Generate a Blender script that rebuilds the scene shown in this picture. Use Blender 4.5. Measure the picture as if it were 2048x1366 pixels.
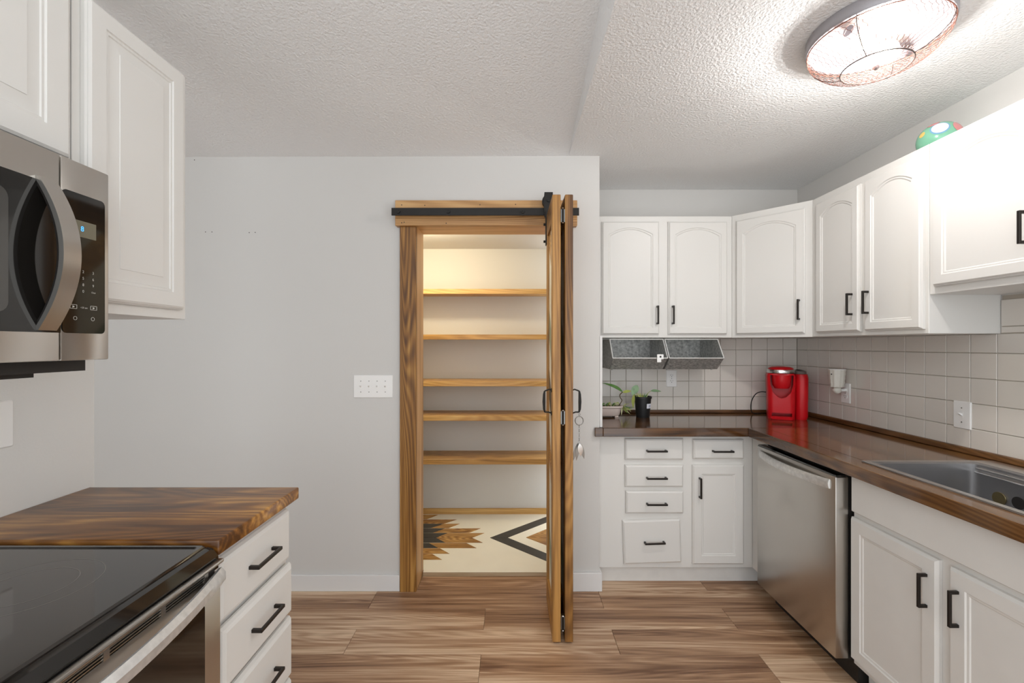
import bpy, bmesh, math, random
from mathutils import Matrix, Vector
random.seed(7)
for o in list(bpy.data.objects): bpy.data.objects.remove(o)
S = bpy.context.scene
C = S.collection
# ------------------------------------------------------------------ camera
cd = bpy.data.cameras.new('camera'); cam = bpy.data.objects.new('camera', cd); C.objects.link(cam)
cam.location = (0, 0, 1.40); cam.rotation_euler = (math.pi/2, 0, 0)
cd.sensor_width = 36; cd.lens = 16.0; cd.shift_y = 7/2048; cd.clip_start = .02
S.camera = cam
# ------------------------------------------------------------------ world (daylight of the rooms behind)
w = bpy.data.worlds.new('world'); S.world = w; w.use_nodes = True
bg = w.node_tree.nodes['Background']
bg.inputs[0].default_value = (.93, .97, 1.0, 1); bg.inputs[1].default_value = 1.58
# ------------------------------------------------------------------ exposure
S.view_settings.view_transform = 'Standard'; S.view_settings.look = 'None'
S.view_settings.gamma = 1; S.view_settings.use_curve_mapping = False
S.view_settings.exposure = 0.53
LAMP = (1.24, 1.55, 2.356)
KITCHEN_W, PANTRY_W = 17.5, 10.5

# ------------------------------------------------------------------ materials
def srgb(r, g, b):
    f = lambda c: (c/255/12.92) if c/255 <= .04045 else ((c/255+.055)/1.055)**2.4
    return (f(r), f(g), f(b), 1)
M = {}
def mat(name, col=(200,200,200), rough=.5, metal=0, bump=0, bscale=200, noise=0, nscale=5, emit=0, trans=0, coat=0, spec=.5, bdist=.002, ior=1.45):
    m = bpy.data.materials.new(name); m.use_nodes = True; M[name] = m
    nt = m.node_tree; b = nt.nodes['Principled BSDF']; c = srgb(*col)
    b.inputs['Base Color'].default_value = c; b.inputs['Roughness'].default_value = rough
    b.inputs['Metallic'].default_value = metal; b.inputs['Transmission Weight'].default_value = trans
    b.inputs['Coat Weight'].default_value = coat; b.inputs['Coat Roughness'].default_value = .05
    b.inputs['Specular IOR Level'].default_value = spec; b.inputs['IOR'].default_value = ior
    if emit:
        b.inputs['Emission Color'].default_value = c; b.inputs['Emission Strength'].default_value = emit
    tc = nt.nodes.new('ShaderNodeTexCoord')
    if bump:
        n = nt.nodes.new('ShaderNodeTexNoise'); n.inputs['Scale'].default_value = bscale; n.inputs['Detail'].default_value = 3
        nt.links.new(tc.outputs['Object'], n.inputs['Vector'])
        bp = nt.nodes.new('ShaderNodeBump'); bp.inputs['Strength'].default_value = bump; bp.inputs['Distance'].default_value = bdist
        nt.links.new(n.outputs['Fac'], bp.inputs['Height']); nt.links.new(bp.outputs[0], b.inputs['Normal'])
    if noise:
        n = nt.nodes.new('ShaderNodeTexNoise'); n.inputs['Scale'].default_value = nscale; n.inputs['Detail'].default_value = 5
        nt.links.new(tc.outputs['Object'], n.inputs['Vector'])
        r = nt.nodes.new('ShaderNodeValToRGB'); r.color_ramp.elements[0].position = .3; r.color_ramp.elements[1].position = .7
        r.color_ramp.elements[0].color = tuple(x*(1-noise) for x in c[:3])+(1,); r.color_ramp.elements[1].color = tuple(min(1, x*(1+noise*.5)) for x in c[:3])+(1,)
        nt.links.new(n.outputs['Fac'], r.inputs[0]); nt.links.new(r.outputs[0], b.inputs['Base Color'])
    return m
def wood(name, dark, mid, light, axis, rough=.5, bands=9., dist=5., stretch=.09, fine=1., coat=0, bump=.15, gain=.55, ring=.20, patch=1.3):
    """stained timber: grain runs along `axis`; every object gets its own piece of the tree"""
    m = bpy.data.materials.new(name); m.use_nodes = True; M[name] = m
    nt = m.node_tree; b = nt.nodes['Principled BSDF']; L = nt.links.new; N = nt.nodes.new
    tc = N('ShaderNodeTexCoord'); oi = N('ShaderNodeObjectInfo')
    ad = N('ShaderNodeVectorMath'); ad.operation = 'MULTIPLY_ADD'
    ad.inputs[1].default_value = (7.3, 5.1, 9.7); L(oi.outputs['Random'], ad.inputs[0]); L(tc.outputs['Object'], ad.inputs[2])
    mp = N('ShaderNodeMapping'); sc = [1, 1, 1]; sc[axis] = stretch; mp.inputs['Scale'].default_value = sc
    L(ad.outputs[0], mp.inputs['Vector'])
    n0 = N('ShaderNodeTexNoise'); n0.inputs['Scale'].default_value = 3.2; n0.inputs['Detail'].default_value = 2; L(mp.outputs[0], n0.inputs['Vector'])
    mul = N('ShaderNodeMath'); mul.operation = 'MULTIPLY'; mul.inputs[1].default_value = bands*dist; L(n0.outputs['Fac'], mul.inputs[0])
    sn = N('ShaderNodeMath'); sn.operation = 'SINE'; L(mul.outputs[0], sn.inputs[0])
    n1 = N('ShaderNodeTexNoise'); n1.inputs['Scale'].default_value = 60*fine; n1.inputs['Detail'].default_value = 6; n1.inputs['Roughness'].default_value = .65
    mp2 = N('ShaderNodeMapping'); sc2 = [1, 1, 1]; sc2[axis] = stretch*.4; mp2.inputs['Scale'].default_value = sc2
    L(ad.outputs[0], mp2.inputs['Vector']); L(mp2.outputs[0], n1.inputs['Vector'])
    n2 = N('ShaderNodeTexNoise'); n2.inputs['Scale'].default_value = 9; n2.inputs['Detail'].default_value = 3; L(mp.outputs[0], n2.inputs['Vector'])
    # fac = .5 + gain*( .22*sin + 1.1*(fine-.5) + 1.0*(patch-.5) )
    def mad(a, k, c):
        q = N('ShaderNodeMath'); q.operation = 'MULTIPLY_ADD'; L(a, q.inputs[0]); q.inputs[1].default_value = k
        if isinstance(c, float): q.inputs[2].default_value = c
        else: L(c, q.inputs[2])
        return q.outputs[0]
    f = mad(sn.outputs[0], ring*gain, .5-1.2*gain*.5-patch*gain*.5)
    f = mad(n1.outputs['Fac'], 1.2*gain, f); f = mad(n2.outputs['Fac'], patch*gain, f)
    f = mad(oi.outputs['Random'], .16, mad(f, 1., -.08))
    r = N('ShaderNodeValToRGB'); e = r.color_ramp.elements
    e[0].position = .25; e[0].color = srgb(*dark); e[1].position = .75; e[1].color = srgb(*light)
    x = e.new(.5); x.color = srgb(*mid)
    L(f, r.inputs[0]); L(r.outputs[0], b.inputs['Base Color'])
    b.inputs['Roughness'].default_value = rough; b.inputs['Coat Weight'].default_value = coat; b.inputs['Coat Roughness'].default_value = .06
    bp = N('ShaderNodeBump'); bp.inputs['Strength'].default_value = bump; bp.inputs['Distance'].default_value = .001
    L(f, bp.inputs['Height']); L(bp.outputs[0], b.inputs['Normal'])
    return m
mat('wall_grey', (212,210,207), .75, bump=.12, bscale=180)
mat('wall_light', (226,225,222), .7, bump=.25, bscale=150)
mat('wall_pantry', (210,207,201), .7, bump=.1, bscale=150)
mat('ceiling_texture', (240,240,240), .8, bump=.85, bscale=95, bdist=.006)
mat('white_paint', (224,222,218), .38, bump=.06, bscale=60)
mat('off_white_paint', (224,222,218), .42, bump=.06, bscale=60, noise=.03, nscale=8)
mat('toe_paint', (224,222,218), .45, noise=.05, nscale=14)
mat('trim_white', (228,227,226), .45)
mat('plastic_white', (244,243,241), .3)
mat('slot_dark', (45,42,40), .6)
mat('pull_bronze', (47,42,39), .38, metal=.6)
mat('black_iron', (42,40,38), .45, metal=.5)
mat('steel', (196,192,186), .28, metal=1, noise=.04, nscale=3)
mat('steel_worn', (222,222,221), .42, metal=.75, noise=.16, nscale=60)
mat('sink_steel', (176,175,176), .32, metal=.9, noise=.08, nscale=6)
mat('rim_steel', (214,212,211), .22, metal=1)
mat('glass_black', (26,24,22), .06, coat=.4)
mat('cooktop_glass', (38,34,31), .07, coat=.5)
mat('ring_print', (120,116,110), .3)
mat('plastic_dark', (36,33,31), .45)
mat('window_mesh', (66,64,61), .10, coat=.6)
mat('print_white', (200,198,190), .5)
mat('display_grey', (120,116,100), .2)
mat('display_blue', (60,150,235), .4, emit=1.5)
mat('tile', (222,216,208), .16, bump=.04, bscale=25, coat=.2)
mat('grout', (180,171,158), .9)
mat('galvanized', (186,186,183), .45, metal=.35, noise=.45, nscale=75)
mat('galvanized_dull', (186,186,183), .45, metal=.35, noise=.45, nscale=75)
mat('bin_edge', (222,222,220), .35, metal=.3)
mat('red_plastic', (196,16,26), .36, coat=.12, spec=.3)
mat('silver', (205,204,202), .22, metal=1)
mat('dull_silver', (150,148,144), .3, metal=1)
mat('grey_top', (104,92,86), .5)
mat('pot_black', (28,28,29), .45)
mat('pot_pink', (214,198,190), .55)
mat('soil', (64,50,38), .95, bump=.6, bscale=80)
mat('leaf_green', (98,138,74), .4, noise=.25, nscale=30)
mat('leaf_silver', (132,162,122), .4, noise=.25, nscale=40)
mat('leaf_yellow', (182,192,100), .45, noise=.2, nscale=30)
mat('leaf_pale', (206,204,158), .5, noise=.2, nscale=40)
mat('stem_brown', (96,80,52), .7)
mat('label_white', (226,228,236), .5)
mat('label_ink', (120,130,160), .6)
mat('warmer_white', (226,222,212), .4, bump=.3, bscale=60)
mat('lamp_metal', (165,162,166), .42, metal=.4)
mat('copper_wire', (140,100,88), .4, metal=.8)
mat('thin_wire', (88,78,74), .4, metal=.8)
mat('bulb', (255,236,216), .3, emit=6)
mat('ceramic_green', (128,190,160), .15, coat=.5)
mat('ceramic_white', (232,236,240), .2, coat=.5)
mat('ceramic_blue', (120,170,200), .2, coat=.5)
mat('ceramic_pink', (216,140,140), .2, coat=.5)
mat('ceramic_yellow', (236,200,110), .2, coat=.5)
mat('brass', (176,160,118), .3, metal=1)
mat('rubber', (24,23,22), .6)
mat('inlay_cream', (250,244,226), .5, noise=.03, nscale=6)
mat('inlay_dark', (70,66,60), .5, noise=.15, nscale=20)
mat('inlay_sage', (150,162,140), .5, noise=.1, nscale=20)
mat('inlay_white', (232,228,214), .5)
wood('floor_oak', (112,78,54), (170,133,102), (220,192,162), 0, rough=.45, bands=75, dist=5, stretch=.07, gain=.68, ring=.08, patch=1.6, bump=.10)
wood('counter_back', (50,30,15), (91,60,33), (129,90,52), 0, rough=.14, coat=.35, stretch=.10, gain=.6, bump=.12, ring=.12, bands=50)
wood('counter_right', (50,30,15), (91,60,33), (129,90,52), 1, rough=.14, coat=.35, stretch=.10, gain=.6, bump=.12, ring=.12, bands=50)
wood('counter_left', (80,46,14), (134,86,34), (208,154,76), 0, rough=.34, stretch=.18, gain=.62, coat=.1, bump=.12, ring=.12, bands=50, patch=1.5, fine=.8)
wood('trim_dark', (50,30,15), (91,60,33), (129,90,52), 0, rough=.4, stretch=.10, gain=.6, bump=.12, ring=.12, bands=50)
wood('trim_dark_y', (50,30,15), (91,60,33), (129,90,52), 1, rough=.4, stretch=.10, gain=.6, bump=.12, ring=.12, bands=50)
wood('casing_pine', (86,52,16), (144,98,42), (194,146,76), 2, rough=.45, bands=110, dist=5, stretch=.05, gain=.62, ring=.17, patch=1.0)
wood('header_pine', (150,106,58), (198,152,98), (222,182,128), 0, rough=.45, stretch=.06, gain=.42, ring=.2, bands=60)
wood('jamb_pine', (150,106,58), (198,152,98), (222,182,128), 2, rough=.45, gain=.4)
wood('jamb_pine_x', (150,106,58), (198,152,98), (222,182,128), 0, rough=.45, gain=.4)
wood('shelf_pine', (134,92,40), (186,140,76), (218,178,112), 0, rough=.4, gain=.45, ring=.14, bands=60)
wood('door_pine', (82,50,18), (136,93,42), (182,133,70), 2, rough=.45, gain=.62, ring=.12, bands=60, patch=1.5)
wood('door_pine_y', (82,50,18), (136,93,42), (182,133,70), 1, rough=.45, gain=.62, ring=.12, bands=60, patch=1.5)
wood('inlay_brown', (126,80,30), (174,126,62), (212,166,98), 0, rough=.45, bands=60, gain=.6, stretch=.25, ring=.25)
wood('ply_edge', (120,96,68), (168,142,108), (200,178,146), 0, rough=.6)

# ------------------------------------------------------------------ builders
ORG = {}
class B:
    def __init__(s): s.bm = bmesh.new()
    def box(s, x0, x1, y0, y1, z0, z1, bev=0, seg=2, mx=None):
        vs = [s.bm.verts.new(p) for p in ((x0,y0,z0),(x1,y0,z0),(x1,y1,z0),(x0,y1,z0),(x0,y0,z1),(x1,y0,z1),(x1,y1,z1),(x0,y1,z1))]
        fs = [s.bm.faces.new([vs[i] for i in q]) for q in ((0,3,2,1),(4,5,6,7),(0,1,5,4),(1,2,6,5),(2,3,7,6),(3,0,4,7))]
        if mx is not None:
            for v in vs: v.co = mx @ v.co
        if bev:
            es = list({e for f in fs for e in f.edges})
            bmesh.ops.bevel(s.bm, geom=es, offset=bev, segments=seg, affect='EDGES', profile=.5)
        return s
    def prism(s, poly, fn, a, b):
        """poly: 2D points; fn(u, v, t) -> 3D; extruded t = a..b"""
        A = [s.bm.verts.new(fn(u, v, a)) for u, v in poly]; Bv = [s.bm.verts.new(fn(u, v, b)) for u, v in poly]
        n = len(poly)
        s.bm.faces.new(A); s.bm.faces.new(Bv[::-1])
        for i in range(n): s.bm.faces.new((A[i], Bv[i], Bv[(i+1)%n], A[(i+1)%n]))
        return s
    def loft(s, loops, cap0=True, cap1=True, closed=True):
        R = [[s.bm.verts.new(p) for p in l] for l in loops]; n = len(R[0])
        for a, b in zip(R, R[1:]):
            for i in range(n if closed else n-1): s.bm.faces.new((a[i], a[(i+1)%n], b[(i+1)%n], b[i]))
        if cap0: s.bm.faces.new(R[0][::-1])
        if cap1: s.bm.faces.new(R[-1])
        return s
    def tube(s, pts, r, n=8, cap=True):
        pts = [Vector(p) for p in pts]; loops = []; up = None
        for i, p in enumerate(pts):
            d = (pts[min(i+1, len(pts)-1)]-pts[max(i-1, 0)])
            if d.length < 1e-9: d = Vector((0,0,1))
            d.normalize()
            if up is None:
                up = Vector((0,0,1)) if abs(d.z) < .9 else Vector((1,0,0))
            a = d.cross(up); a.normalize(); b = a.cross(d); up = b
            rr = r[i] if isinstance(r, (list, tuple)) else r
            loops.append([p+rr*(math.cos(2*math.pi*k/n)*a+math.sin(2*math.pi*k/n)*b) for k in range(n)])
        return s.loft(loops, cap, cap)
    def lathe(s, prof, c, n=32, cap0=True, cap1=True, sx=1, sy=1):
        return s.loft([[(c[0]+sx*r*math.cos(2*math.pi*k/n), c[1]+sy*r*math.sin(2*math.pi*k/n), c[2]+z) for k in range(n)] for r, z in prof], cap0, cap1)
    def xf(s, m):
        for v in s.bm.verts: v.co = m @ v.co
        return s
    def build(s, name, material, parent=None, smooth=None, origin=None):
        bmesh.ops.recalc_face_normals(s.bm, faces=s.bm.faces)
        me = bpy.data.meshes.new(name)
        if parent is not None: org = ORG[parent.name]
        elif origin is not None: org = Vector(origin)
        else:
            co = [v.co for v in s.bm.verts]
            org = Vector(((min(c.x for c in co)+max(c.x for c in co))/2, (min(c.y for c in co)+max(c.y for c in co))/2, min(c.z for c in co)))
        for v in s.bm.verts: v.co -= org
        s.bm.to_mesh(me); s.bm.free()
        if smooth is not None:
            for p in me.polygons: p.use_smooth = True
            me.set_sharp_from_angle(angle=math.radians(smooth))
        me.materials.append(M[material])
        o = bpy.data.objects.new(name, me); C.objects.link(o)
        if parent is not None: o.parent = parent
        else: o.location = org
        ORG[o.name] = org
        return o
def thing(name, label, cat, loc, group=None):
    o = bpy.data.objects.new(name, None); C.objects.link(o); o.location = loc; o.empty_display_size = .05
    o['label'] = label; o['category'] = cat
    if group: o['group'] = group
    ORG[o.name] = Vector(loc)
    return o
def tag(o, label, cat, group=None):
    o['label'] = label; o['category'] = cat
    if group: o['group'] = group
    return o
def struct(o, label=None):
    o['kind'] = 'structure'
    if label: o['label'] = label
    return o
def fr(ox, oy, oz, ux, uy):
    """local frame: x along the face (left to right when you look at it), y into the thing, z up"""
    l = math.hypot(ux, uy); ux, uy = ux/l, uy/l
    return Matrix(((ux, -uy, 0, ox), (uy, ux, 0, oy), (0, 0, 1, oz), (0, 0, 0, 1)))
def rrect(x0, x1, y0, y1, r, n=5):
    out = []
    for cx, cy, a in ((x1-r,y0+r,-90),(x1-r,y1-r,0),(x0+r,y1-r,90),(x0+r,y0+r,180)):
        for k in range(n+1):
            t = math.radians(a+90*k/n); out.append((cx+r*math.cos(t), cy+r*math.sin(t)))
    return out
def text_mesh(s, size, fn, name, material, parent):
    cu = bpy.data.curves.new('txt', 'FONT'); cu.body = s; cu.size = size; cu.align_x = 'CENTER'; cu.align_y = 'CENTER'
    t = bpy.data.objects.new('txt', cu); C.objects.link(t)
    bpy.context.view_layer.update()
    me0 = bpy.data.meshes.new_from_object(t.evaluated_get(bpy.context.evaluated_depsgraph_get()))
    bb = B(); bb.bm.from_mesh(me0); bpy.data.objects.remove(t); bpy.data.meshes.remove(me0)
    for v in bb.bm.verts: v.co = Vector(fn(v.co.x, v.co.y))
    return bb.build(name, material, parent)

# cabinet doors: lofted loops, local x 0..w, z 0..h, back at y = 0, front at y = -t
def door_loops(w, h, prof, rise=0, n=16):
    L = []
    for ins, y, arch in prof:
        l = [(ins, y, ins), (w-ins, y, ins)]
        for i in range(n+1):
            s = i/n; x = (w-ins)-(w-2*ins)*s
            z = h-ins-(rise*((2*s-1)**2) if arch else 0)
            l.append((x, y, z))
        L.append(l)
    return L
T = .02
def P_arch(f): return [(0,0,0),(0,-T*.5,0),(.005,-T*.62,0),(.005,-T*.8,0),(.009,-T,0),(f,-T,1),(f+.004,-T+.0035,1),(f+.009,-T+.0035,1),(f+.013,-T+.007,1)]
def P_flat(f): return [(0,0,0),(0,-T*.55,0),(.008,-T,0),(f,-T,0),(f+.003,-T+.004,0),(f+.010,-T+.005,0),(f+.013,-T+.008,0)]
def P_raised(f): return [(0,0,0),(0,-T*.5,0),(.004,-T*.65,0),(.004,-T*.8,0),(.010,-T,0),(f,-T,0),(f+.002,-T+.004,0),(f+.009,-T+.003,0),(f+.011,-T+.006,0),(f+.016,-T+.006,0),(f+.040,-T+.002,0),(f+.041,-T+.0005,0)]
def P_slab(b=.012): return [(0,0,0),(0,-T*.35,0),(b*.35,-T*.75,0),(b,-T,0)]
def add_door(name, parent, mx, w, h, prof, rise=0, material='white_paint'):
    b = B(); b.loft(door_loops(w, h, prof, rise)); b.xf(mx)
    return b.build(name, material, parent, smooth=25)
def add_pull(parent, mx, x, z, L, vertical, yf=-T, proj=.030, th=.010):
    """squared bar pull, centred at local (x, z)"""
    b = B(); a = L/2
    def bx(u0, u1, y0, y1, v0, v1):
        if vertical: b.box(x+v0, x+v1, y0, y1, z+u0, z+u1, bev=.0012, seg=1)
        else: b.box(x+u0, x+u1, y0, y1, z+v0, z+v1, bev=.0012, seg=1)
    bx(-a, a, yf-proj, yf-proj+th*.8, -th/2, th/2)
    for s in (-1, 1):
        u = s*(a-th*.5); bx(u-th/2, u+th/2, yf-proj+th*.6, yf, -th/2, th/2)
    b.xf(mx)
    return b.build('handle', 'pull_bronze', parent)

# ================================================================== ROOM SHELL
WD = 2.60           # wall with the pantry doorway
BK = 3.165          # kitchen rear wall
RX = 1.985          # right wall
CZ = 2.48
b = B().box(-3.7, RX, -.92, 2.60, -.03, -.006); b.box(-.563, RX, 2.60, 2.80, -.03, -.006); b.box(.50, RX, 2.80, BK, -.03, -.006)
floor = struct(b.build('floor', 'ply_edge', origin=(0,0,0)), 'wood-look vinyl plank floor')
b = B()
b.box(-3.7, -.563, WD, 2.785, 0, 2.50); b.box(.27, .50, WD, 2.785, 0, 2.50); b.box(-.563, .27, WD, 2.785, 2.096, 2.50)
wall_back = struct(b.build('wall_back', 'wall_grey', origin=(0,WD,0)), 'light grey painted wall around the pantry doorway')
for i, (x, z) in enumerate(((-1.751,2.0457),(-1.714,2.0457),(-1.501,2.042),(-1.467,2.043),(-1.814,2.457))):
    B().tube([(x, WD-.0006, z), (x, WD+.002, z)], .0028, 8).build('nail_hole', 'slot_dark', wall_back)
struct(B().box(-1.52, -1.40, -.5, 1.525, 0, 2.95).build('wall_left', 'wall_light', origin=(-1.4,0,0)), 'white textured wall behind the range')
struct(B().box(-3.12, -3.0, -.5, WD, 0, 3.1).build('wall_left_light_block', 'wall_grey'), 'unseen grey wall added to block light from the left')  # unseen wall, added to keep light from the open left off the pantry wall
wall_right = struct(B().box(RX, 2.10, -.5, BK+.1, 0, 2.50).build('wall_right', 'wall_grey', origin=(RX,0,0)), 'grey wall behind the sink run')
wall_kitchen = struct(B().box(.50, RX, BK, BK+.1, 0, 2.50).build('wall_kitchen_rear', 'wall_grey', origin=(0,BK,0)), 'grey wall behind the coffee corner')
struct(B().box(.385, .50, 2.785, BK+.1, 0, 2.50).build('wall_partition', 'wall_grey'), 'short partition between pantry and kitchen corner')
struct(B().box(.324, 2.10, -.5, BK+.1, CZ, CZ+.6).build('ceiling', 'ceiling_texture', origin=(0,0,CZ)), 'flat textured ceiling over the kitchen')
def cz(x, y): return CZ-.006*(.33-x)/2.2+.186*(WD-y)
def ceil_prism():
    b = B(); X0, X1, Y0, Y1 = -3.7, .324, -.5, WD
    lo = [(X0,Y0,cz(X0,Y0)),(X1,Y0,cz(X1,Y0)),(X1,Y1,cz(X1,Y1)),(X0,Y1,cz(X0,Y1))]
    hi = [(x,y,3.45) for x,y,z in lo]
    return b.loft([lo, hi])
struct(ceil_prism().build('ceiling_vault', 'ceiling_texture', origin=(0,0,CZ)), 'textured ceiling sloping up away from the pantry wall')
# baseboards
b = B().box(-3.7, -.638, WD-.016, WD, 0, .092, bev=.003)
struct(b.build('baseboard_back', 'trim_white'), 'white baseboard left of the pantry doorway')
b = B().box(.345, .512, WD-.018, WD, 0, .105, bev=.003); b.box(.50, .512, WD-.005, WD+.095, 0, .105, bev=.003)
struct(b.build('baseboard_corner', 'trim_white'), 'short white baseboard wrapping the wall end')
# pantry
b = B().box(-1.18, -1.10, 2.785, 3.72, 0, 2.30)
struct(b.build('wall_pantry_left', 'wall_pantry'), 'left pantry wall')
struct(B().box(-1.18, .385, 3.72, 3.80, 0, 2.30).build('wall_pantry_rear', 'wall_pantry'), 'pale rear wall of the pantry')
struct(B().box(-1.18, .385, 2.785, 3.72, 2.185, 2.30).build('ceiling_pantry', 'wall_pantry'), 'white pantry ceiling')
b = B().box(-.54, .249, 2.758, 3.72, .0, .024); b.box(-1.10, -.54, 2.786, 3.72, 0, .024); b.box(.249, .385, 2.786, 3.72, 0, .024)
pfloor = struct(b.build('floor_pantry', 'inlay_cream', origin=(0,3.0,0)), 'cream pantry floor with inlaid wooden quilt pattern')
B().box(-.54, .249, 2.756, 2.758, .001, .0225).build('plywood_edge', 'ply_edge', pfloor)
def fp(px, py):       # measured floor points, converted once to metres on the pantry floor
    y = 980+py/6.0235; D = 1.376*910/(y-690); return ((820+px/6.0235-1024)*D/910, D)
def inlay(pts, m):
    poly = [fp(*p) for p in pts]
    B().prism(poly, lambda u, v, t: (u, v, t), .0238, .0255).build('inlay_piece', m, pfloor)
BR, DK = 'inlay_brown', 'inlay_dark'
for pts, m in (
    ([(160,300),(338,300),(205,352),(-200,352),(-200,300)], BR), ([(-200,357),(562,357),(415,405),(-200,405)], BR),
    ([(415,408),(600,408),(465,460),(250,460)], BR), ([(425,465),(850,463),(715,516),(280,516)], BR),
    ([(455,520),(895,520),(750,576),(318,576)], BR), ([(318,578),(750,578),(875,635),(425,635)], BR),
    ([(230,640),(680,640),(800,700),(340,700)], BR), ([(-200,704),(360,704),(475,768),(-200,768)], BR),
    ([(-260,772),(265,772),(385,840),(-260,840)], BR),
    ([(-200,408),(410,408),(248,460),(-200,460)], DK), ([(-200,462),(420,464),(278,516),(-200,516)], DK),
    ([(-200,519),(452,520),(316,576),(-200,576)], DK), ([(-200,578),(316,578),(422,635),(-200,635)], DK),
    ([(-200,639),(228,640),(338,700),(-200,700)], DK),
    ([(965,575),(1790,268),(1790,335),(1180,574)], DK), ([(965,577),(1180,576),(1790,825),(1790,918)], DK),
    ([(1400,572),(1790,412),(1790,572)], BR), ([(1400,574),(1790,574),(1790,722)], BR)):
    inlay(pts, m)
struct(B().box(-1.10, .385, 3.702, 3.72, .024, .068).build('trim_1', 'shelf_pine'), 'wooden base strip at the back of the pantry')
for i, (z, nm) in enumerate(((1.785,'topmost'),(1.441,'second from the top'),(1.088,'third from the top'),(.828,'fourth from the top'),(.499,'lowest'))):
    t = thing('pantry_shelf', f'stained pine pantry shelf, {nm} of the five', 'shelf', (-.36, 3.56, z), 'pine pantry shelves')
    B().box(-1.10, .385, 3.45, 3.72, z+.012, z+.038, bev=.001, seg=1).build('shelf_board', 'shelf_pine', t)
    B().box(-1.10, .385, 3.43, 3.449, z, z+.038, bev=.002, seg=1).build('front_edge', 'shelf_pine', t)
# ---- vinyl planks
PL, PW = 1.255, .180
base = B().box(.0008, PL-.0008, .0008, PW-.0008, -.006, 0, bev=.0007, seg=1)
bmesh.ops.recalc_face_normals(base.bm, faces=base.bm.faces)
pm = bpy.data.meshes.new('floor_plank'); base.bm.to_mesh(pm); base.bm.free(); pm.materials.append(M['floor_oak'])
def plank(x0, x1, y0):
    if x1-x0 > PL-.001: me = pm
    else:
        q = B().box(.0008, x1-x0-.0008, .0008, PW-.0008, -.006, 0, bev=.0007, seg=1)
        bmesh.ops.recalc_face_normals(q.bm, faces=q.bm.faces)
        me = bpy.data.meshes.new('floor_plank'); q.bm.to_mesh(me); q.bm.free(); me.materials.append(M['floor_oak'])
    o = bpy.data.objects.new('floor_plank', me); C.objects.link(o); o.parent = floor; o.location = (x0, y0, 0)
for r in range(0, 19):
    y0 = WD-PW*(r+1)
    off = -.765 if r % 2 == 0 else -.14
    k = math.floor((-3.7-off)/PL); x = off+k*PL
    while x < RX-.02:
        a, e = max(x, -3.7), min(x+PL, RX)
        if e-a > .03: plank(a, e, y0)
        x += PL
def short(x0, x1, y0, y1):
    B().box(x0+.001, x1-.001, y0+.001, y1-.001, -.006, 0).build('floor_plank', 'floor_oak', floor)
short(-.541, .249, WD, 2.755); short(.514, 1.115, WD, 2.757); short(1.115, RX-.01, WD, 2.757)

# ================================================================== PANTRY DOORWAY
t = thing('trim_2', 'stained pine casing around the pantry doorway', 'casing', (-.1465, 2.60, 0)); del t['category']; t['kind'] = 'structure'
B().box(-.636, -.543, 2.578, WD, 0, 2.071, bev=.002, seg=1).build('casing_board', 'casing_pine', t)
B().box(.25, .343, 2.578, WD, 0, 2.071, bev=.002, seg=1).build('casing_board', 'casing_pine', t)
B().box(-.657, .367, 2.558, WD, 2.071, 2.214, bev=.002, seg=1).build('header_board', 'header_pine', t)
B().box(-.563, -.543, 2.6005, 2.785, 0, 2.096).build('jamb', 'jamb_pine', t)
B().box(.25, .27, 2.6005, 2.785, 0, 2.096).build('jamb', 'jamb_pine', t)
B().box(-.543, .25, 2.6005, 2.785, 2.076, 2.096).build('jamb_head', 'jamb_pine_x', t)
for x, z in ((-.62,2.187),(-.62,2.087),(-.49,2.185),(-.37,2.084),(-.18,2.188),(-.62+.014,2.09),(.02,2.19)):
    B().tube([(x,2.5572,z),(x,2.5585,z)], .003, 8).build('nail_head', 'slot_dark', t)
# flat bar track
t = thing('door_track', 'black flat steel sliding door track bolted across the pine header', 'track', (-.148, 2.52, 2.117))
B().box(-.667, .371, 2.517, 2.523, 2.117, 2.159, bev=.001, seg=1).build('rail', 'black_iron', t)
for x in (-.628, -.352, .060, .32):
    B().tube([(x,2.523,2.138),(x,2.5578,2.138)], .012, 14).build('spacer', 'black_iron', t)
    b_ = B().tube([(x,2.509,2.138),(x,2.517,2.138)], .011, 6).build('bolt', 'black_iron', t)
    B().lathe([(.0035,0),(.0025,.0015)], (0,0,0), 8).xf(Matrix.Translation((x,2.509,2.141)) @ Matrix.Rotation(math.pi/2,4,'X')).build('bolt_tip', 'black_iron', b_)
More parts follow.
